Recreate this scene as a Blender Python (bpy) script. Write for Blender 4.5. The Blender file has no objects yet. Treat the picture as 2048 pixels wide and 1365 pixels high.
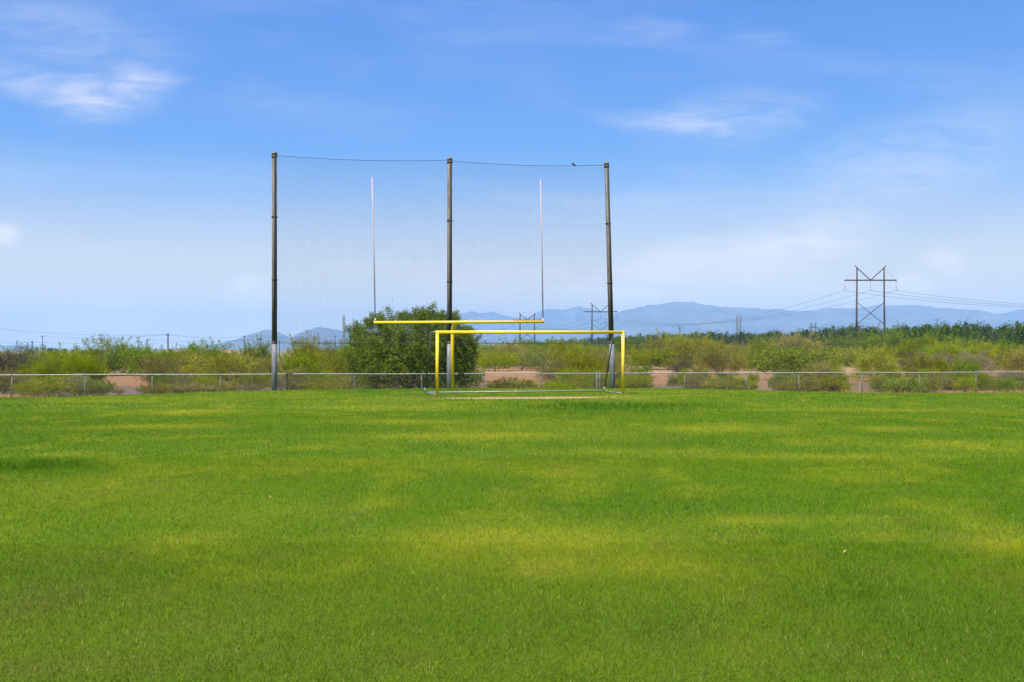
import bpy, math, random
import numpy as np
from mathutils import Vector

# ------------------------------------------------------------------ camera
SC = bpy.context.scene
COL = SC.collection
F = 1991.0          # focal length in photo pixels (35 mm on a 36 mm sensor, 2048 px wide)
HZ = 700.0          # horizon row in the photo
EYE = 1.75
def U(px): return (px - 1024.0) / F
def X(px, d): return U(px) * d
def Z(py, d): return EYE - (py - HZ) / F * d

cam_d = bpy.data.cameras.new('camera')
cam_d.lens = 35.0; cam_d.sensor_width = 36.0
cam_d.shift_y = (HZ - 682.5) / 2048.0
cam_d.clip_start = 0.1; cam_d.clip_end = 60000.0
cam = bpy.data.objects.new('camera', cam_d)
cam.location = (0, 0, EYE); cam.rotation_euler = (math.radians(90), 0, 0)
COL.objects.link(cam); SC.camera = cam

# ------------------------------------------------------------------ light
SUN_EL, SUN_AZ = math.radians(60), math.radians(212)      # azimuth clockwise from +Y (view direction)
sv = Vector((math.cos(SUN_EL) * math.sin(SUN_AZ), math.cos(SUN_EL) * math.cos(SUN_AZ), math.sin(SUN_EL)))
sl = bpy.data.lights.new('sun', 'SUN'); sl.energy = 4.6; sl.angle = math.radians(0.53); sl.color = (1.0, 0.95, 0.87)
so = bpy.data.objects.new('sun', sl); so.rotation_euler = (-sv).to_track_quat('-Z', 'Y').to_euler(); so.location = (-60, -60, 120)
COL.objects.link(so)

SC.view_settings.view_transform = 'Standard'; SC.view_settings.look = 'None'
SC.view_settings.gamma = 1.0; SC.view_settings.use_curve_mapping = False
SC.view_settings.exposure = 1.0
SC.render.engine = 'CYCLES'
cy = SC.cycles
cy.max_bounces = 6; cy.diffuse_bounces = 3; cy.glossy_bounces = 2; cy.transmission_bounces = 4
cy.transparent_max_bounces = 8; cy.volume_bounces = 1
cy.use_denoising = True; cy.denoiser = 'OPENIMAGEDENOISE'; cy.denoising_prefilter = 'NONE'; cy.denoising_input_passes = 'RGB_ALBEDO_NORMAL'

class NT:
    def __init__(s, nt): s.nt = nt
    def n(s, typ, **kw):
        nd = s.nt.nodes.new(typ)
        for k, v in kw.items(): setattr(nd, k, v)
        return nd
    def link(s, a, b): s.nt.links.new(a, b)
    def put(s, sock, v):
        if isinstance(v, bpy.types.NodeSocket): s.link(v, sock)
        else: sock.default_value = v
    def math(s, op, a, b=0.0, c=None, clamp=False):
        nd = s.n('ShaderNodeMath', operation=op, use_clamp=clamp)
        s.put(nd.inputs[0], a); s.put(nd.inputs[1], b)
        if c is not None: s.put(nd.inputs[2], c)
        return nd.outputs[0]
    def mix(s, f, a, b, blend='MIX'):
        nd = s.n('ShaderNodeMix', data_type='RGBA', blend_type=blend)
        s.put(nd.inputs[0], f); s.put(nd.inputs[6], a); s.put(nd.inputs[7], b)
        return nd.outputs[2]
    def noise(s, vec, scale, detail=4.0, rough=0.55, dist=0.0):
        nd = s.n('ShaderNodeTexNoise')
        if vec is not None: s.link(vec, nd.inputs['Vector'])
        nd.inputs['Scale'].default_value = scale; nd.inputs['Detail'].default_value = detail
        nd.inputs['Roughness'].default_value = rough; nd.inputs['Distortion'].default_value = dist
        return nd
    def ramp(s, f, p0, p1, v0=0.0, v1=1.0):
        nd = s.n('ShaderNodeMapRange', interpolation_type='SMOOTHSTEP')
        s.put(nd.inputs[0], f)
        for i, v in zip((1, 2, 3, 4), (p0, p1, v0, v1)): nd.inputs[i].default_value = v
        return nd.outputs[0]
    def mapping(s, vec, loc=(0, 0, 0), rot=(0, 0, 0), scale=(1, 1, 1), typ='POINT'):
        nd = s.n('ShaderNodeMapping', vector_type=typ)
        s.link(vec, nd.inputs[0])
        nd.inputs[1].default_value = loc; nd.inputs[2].default_value = rot; nd.inputs[3].default_value = scale
        return nd.outputs[0]

world = bpy.data.worlds.new('World'); SC.world = world; world.use_nodes = True
wt = NT(world.node_tree); world.node_tree.nodes.clear()
sky = wt.n('ShaderNodeTexSky', sky_type='NISHITA')
sky.sun_disc = False; sky.sun_elevation = SUN_EL; sky.sun_rotation = SUN_AZ
sky.altitude = 900; sky.air_density = 1.0; sky.dust_density = 0.3; sky.ozone_density = 3.0
geo = wt.n('ShaderNodeNewGeometry')
tc = wt.n('ShaderNodeTexCoord')
sep = wt.n('ShaderNodeSeparateXYZ'); wt.link(tc.outputs['Generated'], sep.inputs[0])
dx, dy, dz = sep.outputs
ysafe = wt.math('MAXIMUM', dy, 0.02)
uu = wt.math('DIVIDE', dx, ysafe); vv = wt.math('DIVIDE', dz, ysafe)
comb = wt.n('ShaderNodeCombineXYZ'); wt.link(uu, comb.inputs[0]); wt.link(vv, comb.inputs[1])
warp = wt.noise(comb.outputs[0], 7.0, 5.0, 0.6)
wv = wt.n('ShaderNodeVectorMath', operation='MULTIPLY_ADD')
wt.link(warp.outputs['Color'], wv.inputs[0]); wv.inputs[1].default_value = (0.055, 0.03, 0); 
sub = wt.n('ShaderNodeVectorMath', operation='SUBTRACT'); wt.link(comb.outputs[0], sub.inputs[0]); sub.inputs[1].default_value = (0.0275, 0.015, 0)
wt.link(sub.outputs[0], wv.inputs[2])
blobs = [  # px, py, half width, half height, tilt (deg), strength : the clouds in view
    (225, 190, 175, 84, 6, .27), (70, 168, 225, 54, -14, .21), (300, 160, 130, 28, 4, .16), (150, 70, 330, 110, -8, .13),
    (1470, 232, 260, 85, 6, .17), (1330, 245, 190, 30, -6, .16), (1320, 55, 120, 34, 0, .09), (1520, 72, 100, 26, 0, .08),
    (1560, 500, 270, 80, 12, .42), (1330, 540, 220, 66, 14, .42), (1400, 590, 420, 60, 0, .25),
    (1822, 562, 66, 40, 0, .62), (1895, 527, 80, 42, -10, .40), (1730, 580, 70, 30, 0, .25),
    (505, 585, 70, 46, 10, .60), (18, 470, 54, 38, 0, .48), (165, 620, 190, 70, 0, .30), (1000, 580, 320, 70, 4, .30),
    (1820, 330, 420, 130, 14, .18),
]
mask = None
for (px, py, rx, ry, rot, st) in blobs:
    m = wt.mapping(wv.outputs[0], (U(px), (HZ - py) / F, 0), (0, 0, math.radians(rot)), (rx / F, ry / F, 1), 'TEXTURE')
    g = wt.n('ShaderNodeTexGradient', gradient_type='SPHERICAL'); wt.link(m, g.inputs[0])
    s_ = wt.math('MULTIPLY', wt.ramp(g.outputs['Fac'], 0.0, 0.85), st)
    mask = s_ if mask is None else wt.math('MAXIMUM', mask, s_) if st > .3 else wt.math('ADD', mask, s_)
front = wt.ramp(dy, 0.05, 0.3)
mask = wt.math('MULTIPLY', mask, front)
# thin cirrus over the whole sky, as a flat layer
hgt = wt.math('ADD', wt.math('MAXIMUM', dz, 0.0), 0.10)
cp = wt.n('ShaderNodeCombineXYZ'); wt.link(wt.math('DIVIDE', dx, hgt), cp.inputs[0]); wt.link(wt.math('DIVIDE', dy, hgt), cp.inputs[1])
cir = wt.noise(wt.mapping(cp.outputs[0], (3.1, 1.7, 0), (0, 0, .5), (.55, 1.3, 1)), 0.9, 7.0, 0.6, 0.6)
cmask = wt.math('MULTIPLY', wt.ramp(cir.outputs['Fac'], 0.45, 0.80), 0.16)
fine = wt.noise(wt.mapping(comb.outputs[0], rot=(0, 0, -.12), scale=(.6, 2.6, 1)), 22.0, 8.0, 0.62, 0.9)
mask = wt.math('MULTIPLY', mask, wt.ramp(fine.outputs['Fac'], 0.3, 0.66, 0.35, 1.25))
mask = wt.math('ADD', mask, cmask, clamp=True)
# deep desert blue: one response curve per channel over the whole sky
srgb = wt.n('ShaderNodeSeparateColor'); wt.link(sky.outputs[0], srgb.inputs[0]); crgb = wt.n('ShaderNodeCombineColor')
for k_, (ga_, mu_) in enumerate(((1.15, .46), (.80, .46), (.32, .53))):
    v_ = wt.math('POWER', wt.math('MULTIPLY', srgb.outputs[k_], .1), ga_)
    wt.link(wt.math('MULTIPLY', v_, mu_ * 10), crgb.inputs[k_])
low = wt.ramp(dz, 0.20, 0.0, 0.0, 0.84)                       # pale warm band of thin vapour all round the horizon
skyc = wt.mix(low, crgb.outputs[0], (6.4, 4.9, 2.2, 1))
skyc = wt.mix(mask, skyc, (6.5, 5.8, 5.2, 1))
bg = wt.n('ShaderNodeBackground'); wt.link(skyc, bg.inputs[0]); bg.inputs[1].default_value = 0.10
wo = wt.n('ShaderNodeOutputWorld'); wt.link(bg.outputs[0], wo.inputs[0])

# ------------------------------------------------------------------ helpers
def link(o): COL.objects.link(o); return o
def tag(o, label=None, cat=None, group=None, kind=None):
    if label: o['label'] = label
    if cat: o['category'] = cat
    if group: o['group'] = group
    if kind: o['kind'] = kind
    return o
def thing(name, label, cat, loc=(0, 0, 0), rz=0.0, group=None):
    o = bpy.data.objects.new(name, None); o.empty_display_size = 0.2
    o.location = loc; o.rotation_euler = (0, 0, rz); link(o)
    return tag(o, label, cat, group)

class MB:
    """collects verts / faces of one mesh"""
    def __init__(s): s.v = []; s.f = []
    def quad(s, *p):
        b = len(s.v); s.v += [tuple(q) for q in p]; s.f.append(tuple(range(b, b + len(p))))
    def box(s, c, h, R=None):
        b = len(s.v)
        for sx in (-1, 1):
            for sy in (-1, 1):
                for sz in (-1, 1):
                    p = Vector((sx * h[0], sy * h[1], sz * h[2]))
                    if R is not None: p = R @ p
                    s.v.append((c[0] + p.x, c[1] + p.y, c[2] + p.z))
        s.f += [tuple(b + i for i in q) for q in ((0, 1, 3, 2), (4, 6, 7, 5), (0, 4, 5, 1), (2, 3, 7, 6), (0, 2, 6, 4), (1, 5, 7, 3))]
    def tube(s, pts, rad, n=8, cap=True, a0=0.0):
        pts = [Vector(p) for p in pts]
        if not hasattr(rad, '__len__'): rad = [rad] * len(pts)
        b = len(s.v); ref = None
        for i, p in enumerate(pts):
            t = (pts[min(i + 1, len(pts) - 1)] - pts[max(i - 1, 0)]).normalized()
            if ref is None: ref = Vector((0, 1, 0)) if abs(t.y) < .9 else Vector((1, 0, 0))
            a = (ref - t * ref.dot(t)).normalized(); c = t.cross(a); ref = a
            for k in range(n):
                an = a0 + 2 * math.pi * k / n
                q = p + (a * math.cos(an) + c * math.sin(an)) * rad[i]
                s.v.append((q.x, q.y, q.z))
        for i in range(len(pts) - 1):
            for k in range(n):
                s.f.append((b + i * n + k, b + i * n + (k + 1) % n, b + (i + 1) * n + (k + 1) % n, b + (i + 1) * n + k))
        if cap:
            s.f.append(tuple(b + k for k in reversed(range(n)))); s.f.append(tuple(b + (len(pts) - 1) * n + k for k in range(n)))
    def mesh(s, name, m, smooth=True):
        me = bpy.data.meshes.new(name); me.from_pydata(s.v, [], s.f); me.materials.append(m)
        if smooth: me.polygons.foreach_set('use_smooth', [len(f) == 4 for f in s.f])
        me.update(); return me
    def build(s, name, m, parent=None, smooth=True, loc=None):
        o = bpy.data.objects.new(name, s.mesh(name, m, smooth)); link(o)
        if parent: o.parent = parent
        if loc: o.location = loc
        return o
def part(name, m, parent, pts, rad, n=8, smooth=True):
    b = MB(); b.tube(pts, rad, n); return b.build(name, m, parent, smooth)

def np_mesh(name, V, Fc, mat, cols=None, k=None, smooth=False):
    """V (n,3), Fc (m,k) uniform polygons"""
    me = bpy.data.meshes.new(name); k = Fc.shape[1]
    me.vertices.add(len(V)); me.vertices.foreach_set('co', np.ascontiguousarray(V, np.float32).ravel())
    me.loops.add(Fc.size); me.loops.foreach_set('vertex_index', np.ascontiguousarray(Fc, np.int32).ravel())
    me.polygons.add(len(Fc)); me.polygons.foreach_set('loop_start', np.arange(len(Fc), dtype=np.int32) * k)
    if smooth: me.polygons.foreach_set('use_smooth', np.ones(len(Fc), bool))
    me.update(calc_edges=True)
    if cols is not None:
        a = me.attributes.new('col', 'FLOAT_COLOR', 'POINT')
        c4 = np.ones((len(V), 4), np.float32); c4[:, :3] = cols
        a.data.foreach_set('color', c4.ravel())
    me.materials.append(mat)
    return me
def mesh_obj(name, me, parent=None):
    o = bpy.data.objects.new(name, me); link(o)
    if parent: o.parent = parent
    return o

_rs = np.random.RandomState(7)
_tab = _rs.rand(256, 256)
def vnoise(x, y):
    xi = np.floor(x).astype(int); yi = np.floor(y).astype(int); fx = x - xi; fy = y - yi
    fx = fx * fx * (3 - 2 * fx); fy = fy * fy * (3 - 2 * fy)
    g = lambda a, b: _tab[a & 255, b & 255]
    return (g(xi, yi) * (1 - fx) + g(xi + 1, yi) * fx) * (1 - fy) + (g(xi, yi + 1) * (1 - fx) + g(xi + 1, yi + 1) * fx) * fy
def fbm(x, y, oct=4, gain=.5):
    s = np.zeros_like(x, dtype=float); a = 1.0; t = 0.0
    for i in range(oct):
        s += a * vnoise(x * 2 ** i + 17.3 * i, y * 2 ** i + 5.1 * i); t += a; a *= gain
    return s / t
def sstep(x, a, b):
    t = np.clip((x - a) / (b - a), 0, 1); return t * t * (3 - 2 * t)

# ------------------------------------------------------------------ materials
def mat(name, col, rough=.6, metal=0.0, spec=.4, mottle=0.0, mscale=6.0, col2=None, bump=0.0, bscale=30.0, stretch=(1, 1, 1)):
    m = bpy.data.materials.new(name); m.use_nodes = True; t = NT(m.node_tree)
    b = m.node_tree.nodes['Principled BSDF']
    b.inputs['Roughness'].default_value = rough; b.inputs['Metallic'].default_value = metal
    b.inputs['Specular IOR Level'].default_value = spec
    c = (*col, 1)
    if mottle > 0 or col2:
        tcn = t.n('ShaderNodeTexCoord'); v = t.mapping(tcn.outputs['Object'], scale=stretch)
        nz = t.noise(v, mscale, 5.0, .6)
        c2 = (*col2, 1) if col2 else tuple(x * (1 - mottle) for x in col) + (1,)
        mx = t.mix(t.ramp(nz.outputs['Fac'], .38, .66), c, c2)
        t.link(mx, b.inputs['Base Color'])
        rr = t.ramp(nz.outputs['Fac'], .3, .7, max(rough - .1, .05), min(rough + .12, 1)); t.link(rr, b.inputs['Roughness'])
    else: b.inputs['Base Color'].default_value = c
    if bump > 0:
        tcn = t.n('ShaderNodeTexCoord'); nz = t.noise(tcn.outputs['Object'], bscale, 6.0, .6)
        bp = t.n('ShaderNodeBump'); bp.inputs['Strength'].default_value = bump; bp.inputs['Distance'].default_value = .05
        t.link(nz.outputs['Fac'], bp.inputs['Height']); t.link(bp.outputs[0], b.inputs['Normal'])
    return m

def leaf_mat(name, trans=.35, vary=.0, rough=.7):
    m = bpy.data.materials.new(name); m.use_nodes = True; t = NT(m.node_tree); nt = m.node_tree
    nt.nodes.clear()
    at = t.n('ShaderNodeAttribute', attribute_name='col')
    c = at.outputs['Color']
    if vary > 0:
        oi = t.n('ShaderNodeObjectInfo')
        h = t.n('ShaderNodeHueSaturation'); t.link(c, h.inputs['Color'])
        r1 = t.ramp(oi.outputs['Random'], 0, 1, .5 - .02 * vary, .5 + .015 * vary)
        mr = t.n('ShaderNodeMapRange'); t.link(oi.outputs['Random'], mr.inputs[0]); mr.inputs[3].default_value = 1 - .16 * vary; mr.inputs[4].default_value = 1 + .18 * vary
        wn = t.n('ShaderNodeTexWhiteNoise', noise_dimensions='1D'); t.link(oi.outputs['Random'], wn.inputs['W'])
        t.link(r1, h.inputs['Hue']); 
        mv = t.n('ShaderNodeMapRange'); t.link(wn.outputs['Value'], mv.inputs[0]); mv.inputs[3].default_value = 1 - .2 * vary; mv.inputs[4].default_value = 1 + .22 * vary
        t.link(mv.outputs[0], h.inputs['Value']); t.link(mr.outputs[0], h.inputs['Saturation'])
        c = h.outputs[0]
    d = t.n('ShaderNodeBsdfDiffuse'); t.link(c, d.inputs[0])
    tr = t.n('ShaderNodeBsdfTranslucent'); t.link(c, tr.inputs[0])
    mx = t.n('ShaderNodeMixShader'); mx.inputs[0].default_value = trans
    t.link(d.outputs[0], mx.inputs[1]); t.link(tr.outputs[0], mx.inputs[2])
    o = t.n('ShaderNodeOutputMaterial'); t.link(mx.outputs[0], o.inputs[0])
    return m

M = {}
M['yellow'] = mat('yellow_paint', (.80, .58, .010), .38, 0, .5, col2=(.72, .50, .012), mscale=3.5)
ym = M['yellow']; yt = NT(ym.node_tree); yb = ym.node_tree.nodes['Principled BSDF']
old = yb.inputs['Base Color'].links[0].from_socket; yc = yt.n('ShaderNodeTexCoord')
wn_ = yt.noise(yt.mapping(yc.outputs['Object'], scale=(1.5, 1.5, 1.0)), 16.0, 8.0, .7); wf = yt.ramp(wn_.outputs['Fac'], .62, .70, 0.0, .75)
yt.link(yt.mix(wf, old, (.36, .24, .06, 1)), yb.inputs['Base Color'])
M['white_upright'] = mat('faded_white_pipe', (.40, .325, .335), .5, mottle=.15, mscale=2.0)
M['galv'] = mat('galvanised_steel', (.26, .265, .26), .5, .15, .4, col2=(.18, .185, .185), mscale=9.0)
M['rail'] = mat('pale_galvanised_rail', (.31, .31, .29), .5, .1, .4, col2=(.23, .23, .22), mscale=7.0)
M['fence_post'] = mat('dull_galvanised_post', (.17, .17, .16), .6, .1, .3, col2=(.12, .12, .115), mscale=9.0)
M['pole_low'] = mat('weathered_galvanised_pole', (.19, .195, .205), .6, .1, .3, col2=(.115, .12, .13), mscale=5.0, stretch=(3, 3, .9))
M['pole_high'] = mat('dark_weathered_pole', (.15, .142, .125), .7, .0, .3, col2=(.07, .066, .058), mscale=4.0, stretch=(4, 4, .5))
M['strip'] = mat('dark_net_strip', (.035, .032, .028), .8)
M['net'] = mat('dark_net_twine', (.035, .04, .045), .8)
M['cable'] = mat('black_cable', (.02, .02, .022), .6)
M['stay'] = mat('dark_steel_tube', (.055, .06, .05), .55, .2, col2=(.1, .1, .09), mscale=10)
M['white_end'] = mat('pale_steel_end', (.36, .36, .35), .5)
M['corten'] = mat('dark_weathering_steel', (.035, .026, .020), .75, 0, .3, col2=(.06, .042, .03), mscale=.6)
M['wood_pole'] = mat('creosoted_wood', (.05, .04, .032), .85, 0, .2, col2=(.08, .066, .054), mscale=2.0, stretch=(4, 4, .5))
M['lattice'] = mat('pale_lattice_steel', (.17, .175, .18), .6, .2)
M['wire'] = mat('power_conductor', (.05, .052, .055), .5, .3)
M['insul'] = mat('grey_insulator', (.30, .31, .33), .4)
M['mesh_wire'] = mat('dull_fence_wire', (.10, .10, .095), .6, .2)
M['bark'] = mat('dry_bark', (.075, .056, .042), .9, 0, .2, col2=(.13, .10, .08), mscale=9)
M['bark_dark'] = mat('dark_bark', (.035, .028, .023), .9, 0, .2, col2=(.06, .05, .04), mscale=9)
M['bird'] = mat('dark_feathers', (.015, .015, .018), .6)
M['kiosk'] = mat('dark_green_metal', (.02, .09, .06), .5, col2=(.03, .12, .08))
M['kiosk_pale'] = mat('pale_panel', (.45, .46, .42), .6)
M['dry_leaf'] = mat('dry_leaf', (.42, .24, .10), .8)
M['leaf'] = leaf_mat('desert_foliage', .38, .9)
M['hero_leaf'] = leaf_mat('mesquite_foliage', .35)
M['orchard_leaf'] = leaf_mat('orchard_foliage', .25, .7)
M['blade'] = leaf_mat('lawn_blades', .30)
M['straw'] = leaf_mat('dry_grass_blades', .25)

# ------------------------------------------------------------------ ground
FY0, FM = 47.9, 0.116                      # the fence line y = FY0 + FM * x
def fence_y(x): return FY0 + FM * x
GZ = -0.62
def ground_z(x, y):
    near = sstep(y, 30, 60) * (1 - sstep(y, 260, 600))
    return GZ + near * (fbm(x * .12, y * .12, 4) - .5) * .28
def lawn_z(x, y):
    t = y - fence_y(x)                      # distance in front of the fence is negative
    side = sstep(np.abs(x + 1.0), 7, 19)
    start = -3.2 - 8.3 * side
    e = np.clip((t - start) / (-start + .25), 0, 1)
    z = -0.45 * (e * e * (3 - 2 * e) * .5 + e * .5)
    z = z + (fbm(x * .16 + 40, y * .16, 3) - .5) * .07 * (1 - e * .6) - .40 * sstep(t, .2, .95)
    return z

def axis(a, b, n, far): 
    inner = np.linspace(a, b, n); 
    return np.array([-f for f in far if -f < a][::1] + list(inner) + [f for f in far[::-1] if f > b])
far = [11500, 9000, 7400, 5000, 3000, 1800, 1200, 800, 500, 350, 250, 190]
xs = axis(-150, 150, 201, far[2:]); ys = np.array(sorted([-f for f in far if f < 1850] + list(np.linspace(-150, 20, 18)) + list(np.linspace(24, 190, 168)) + [f for f in far if f > 190]))
gx, gy = np.meshgrid(xs, ys); V = np.stack([gx.ravel(), gy.ravel(), ground_z(gx.ravel(), gy.ravel())], 1)
nx, ny = len(xs), len(ys)
ii, jj = np.meshgrid(np.arange(nx - 1), np.arange(ny - 1)); b0 = (jj * nx + ii).ravel()
Fq = np.stack([b0, b0 + 1, b0 + nx + 1, b0 + nx], 1)
gm = bpy.data.materials.new('desert_soil'); gm.use_nodes = True; t = NT(gm.node_tree); bs = gm.node_tree.nodes['Principled BSDF']
gp = t.n('ShaderNodeNewGeometry'); P = gp.outputs['Position']
sp = t.n('ShaderNodeSeparateXYZ'); t.link(P, sp.inputs[0])
fd = t.math('SUBTRACT', sp.outputs[1], t.math('MULTIPLY_ADD', sp.outputs[0], FM, FY0))       # metres behind the fence
n1 = t.noise(P, .22, 6, .62); n2 = t.noise(P, 2.2, 6, .65); n3 = t.noise(P, .045, 4, .5)
fdn = t.math('ADD', fd, t.math('MULTIPLY', t.math('SUBTRACT', n1.outputs['Fac'], .5), 14.0))
soil = t.mix(t.ramp(n2.outputs['Fac'], .3, .7), (.250, .135, .062, 1), (.185, .096, .046, 1))
pale = t.mix(t.ramp(n2.outputs['Fac'], .3, .75), (.30, .185, .095, 1), (.24, .142, .072, 1))
soil = t.mix(t.ramp(fdn, 38, 52), soil, pale)
weed = t.mix(t.ramp(n2.outputs['Fac'], .35, .65), (.15, .10, .07, 1), (.09, .072, .055, 1))
soil = t.mix(t.math('MULTIPLY', t.math('MULTIPLY', t.ramp(fdn, 5, 9), t.ramp(fdn, 23, 17)), t.ramp(n3.outputs['Fac'], .35, .5)), soil, weed)
straw = t.mix(t.ramp(n2.outputs['Fac'], .3, .7), (.36, .21, .07, 1), (.28, .16, .07, 1))
soil = t.mix(t.math('MULTIPLY', t.ramp(fdn, 8, 3), .7), soil, straw)
farc = t.mix(t.ramp(n1.outputs['Fac'], .35, .6), (.20, .18, .10, 1), (.12, .13, .06, 1))
soil = t.mix(t.ramp(fd, 110, 260), soil, farc)
t.link(soil, bs.inputs['Base Color']); bs.inputs['Roughness'].default_value = .95; bs.inputs['Specular IOR Level'].default_value = .15
bp = t.n('ShaderNodeBump'); bp.inputs['Strength'].default_value = .7; bp.inputs['Distance'].default_value = .12
t.link(n2.outputs['Fac'], bp.inputs['Height']); t.link(bp.outputs[0], bs.inputs['Normal'])
g = mesh_obj('ground', np_mesh('ground', V, Fq, gm, smooth=True)); tag(g, 'pinkish tan desert soil behind the fence', 'ground', kind='structure')

# lawn colour: patches of lush, yellow-dry and worn grass, in ground coordinates
def G(px, py):
    d = EYE * F / (py - HZ); return X(px, d), d
def ell(x, y, px, py, rxp, ryp):
    cx, cyy = G(px, py); rx = rxp / F * cyy; ry = (EYE * F / (py - ryp - HZ) - EYE * F / (py + ryp - HZ)) / 2
    q = ((x - cx) / rx) ** 2 + ((y - cyy) / ry) ** 2
    return np.exp(-q * 1.1)
YEL = [(190, 998, 170, 7, .30), (1080, 1085, 330, 34, .85), (1180, 1135, 330, 30, .85), (900, 1120, 160, 30, .5), (960, 872, 230, 9, .85), (380, 825, 120, 6, .8), (320, 855, 130, 6, .75),
       (1500, 1045, 140, 12, .7), (1760, 1075, 110, 14, .45), (1990, 1095, 110, 26, .75), (1470, 857, 170, 8, .7), (1780, 860, 110, 7, .6),
       (750, 815, 220, 6, .5), (250, 803, 200, 4, .5), (1740, 820, 260, 5, .55), (1200, 1320, 140, 25, .35), (600, 1160, 160, 14, .35), (1620, 915, 330, 9, .5),
       (850, 845, 250, 6, .55), (690, 925, 300, 10, .35), (1700, 1040, 160, 6, .5), (1500, 1310, 160, 30, .3), (1250, 905, 260, 8, .4)]
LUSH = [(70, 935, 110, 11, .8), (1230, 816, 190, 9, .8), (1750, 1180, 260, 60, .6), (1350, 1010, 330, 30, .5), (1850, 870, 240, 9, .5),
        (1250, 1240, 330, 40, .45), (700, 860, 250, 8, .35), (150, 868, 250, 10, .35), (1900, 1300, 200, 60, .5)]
BRN = [(60, 1190, 170, 50, .55), (60, 1335, 190, 26, .6), (500, 1310, 120, 22, .4), (300, 1330, 170, 20, .35), (800, 1315, 60, 12, .7), (30, 1130, 60, 20, .4), (180, 1110, 120, 20, .35),
       (550, 1110, 80, 12, .3), (450, 1250, 160, 25, .35)]
DIRT = [(1060, 795.5, 150, 1.7, 1.0), (1120, 794.5, 110, 1.6, .8), (960, 797, 90, 1.1, .9)]
TALL = [(55, 935, 100, 8, 1.0), (110, 937, 60, 5, .9), (1190, 817, 140, 7, .7), (1330, 813, 120, 6, .6), ]
def field(x, y):
    """albedo (n,3), height factor, bare-earth mask"""
    big = fbm(x * .35, y * .22, 4); mid = fbm(x * 1.3 + 9, y * .9 + 3, 4); sm = fbm(x * 6 + 3, y * 5 + 8, 3)
    yel = np.clip((fbm(x * .22 + 50, y * .33 + 20, 4) - .47) * 3.0, 0, .75) * .32 + np.clip((mid - .55) * 2.0, 0, .35)
    lush = np.clip((big - .5) * 2.4, 0, .8) * .6
    wob = (.25 + 1.5 * mid) * (.55 + .9 * sm)
    for (px, py, a, b, s) in YEL: yel = np.maximum(yel, s * ell(x, y, px, py, a, b) * wob)
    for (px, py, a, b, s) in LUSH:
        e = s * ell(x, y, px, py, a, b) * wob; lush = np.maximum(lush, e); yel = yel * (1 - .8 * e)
    brn = np.clip((sm - .60) * 1.8, 0, .5) * np.clip((fbm(x * .3 + 80, y * .3, 3) - .38) * 4, 0, 1)
    for (px, py, a, b, s) in BRN: brn = np.maximum(brn, s * ell(x, y, px, py, a, b) * (sm * 1.5) * wob)
    dirt = np.zeros_like(x)
    for (px, py, a, b, s) in DIRT: dirt = np.maximum(dirt, s * ell(x, y, px, py, a, b) * (.5 + sm))
    tall = np.zeros_like(x)
    for (px, py, a, b, s) in TALL: tall = np.maximum(tall, s * ell(x, y, px, py, a, b) * np.clip((sm - .3) * 3.2, 0, 1.2) * (.3 + 1.2 * mid))
    base = np.array([.112, .205, .005]); c = np.repeat(base[None], len(x), 0)
    def mixc(c, col, f): f = np.clip(f, 0, 1)[:, None]; return c * (1 - f) + np.array(col)[None] * f
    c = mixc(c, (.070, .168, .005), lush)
    c = mixc(c, (.330, .345, .016), yel)
    c = mixc(c, (.180, .145, .040), brn); c = mixc(c, (.034, .110, .008), np.clip(tall, 0, 1) * .6)
    c = mixc(c, (.080, .135, .008), .45 * (1 - sstep(y, 5, 11)))  # near grass darkened in its colour, standing in for sun-angle scattering
    return c, (1 + .5 * (mid - .4) + .35 * lush) * (1 + 3.2 * tall), dirt

LX, LY0 = 75.0, -45.0
lx = np.concatenate([np.linspace(-LX, -32, 30)[:-1], np.linspace(-32, 32, 214), np.linspace(32, LX, 30)[1:]])
lt = np.concatenate([np.linspace(0, .85, 190), np.linspace(.85, 1, 90)[1:]])
gx, gt = np.meshgrid(lx, lt)
gy = LY0 + (fence_y(gx) + 1.0 - LY0) * gt
x, y = gx.ravel(), gy.ravel(); z = lawn_z(x, y)
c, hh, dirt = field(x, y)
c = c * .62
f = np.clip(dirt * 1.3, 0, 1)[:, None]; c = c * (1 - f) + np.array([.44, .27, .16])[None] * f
V = np.stack([x, y, z], 1); nx, ny = gx.shape[1], gx.shape[0]
ii, jj = np.meshgrid(np.arange(nx - 1), np.arange(ny - 1)); b0 = (jj * nx + ii).ravel()
Fq = np.stack([b0, b0 + 1, b0 + nx + 1, b0 + nx], 1)
lm = bpy.data.materials.new('lawn_soil_and_thatch'); lm.use_nodes = True; t = NT(lm.node_tree); bs = lm.node_tree.nodes['Principled BSDF']
at = t.n('ShaderNodeAttribute', attribute_name='col'); gp = t.n('ShaderNodeNewGeometry')
nz = t.noise(gp.outputs['Position'], 45, 5, .7)
h = t.n('ShaderNodeHueSaturation'); t.link(at.outputs['Color'], h.inputs['Color']); t.link(t.ramp(nz.outputs['Fac'], .25, .75, .6, 1.35), h.inputs['Value'])
t.link(h.outputs[0], bs.inputs['Base Color']); bs.inputs['Roughness'].default_value = 1; bs.inputs['Specular IOR Level'].default_value = .1
bp = t.n('ShaderNodeBump'); bp.inputs['Strength'].default_value = .6; bp.inputs['Distance'].default_value = .03
t.link(nz.outputs['Fac'], bp.inputs['Height']); t.link(bp.outputs[0], bs.inputs['Normal'])
# skirt so that the lawn edge meets the soil
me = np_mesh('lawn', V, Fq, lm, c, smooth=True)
lawn = mesh_obj('lawn', me); tag(lawn, 'green playing field rising gently to the goals', 'lawn', kind='structure')

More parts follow.
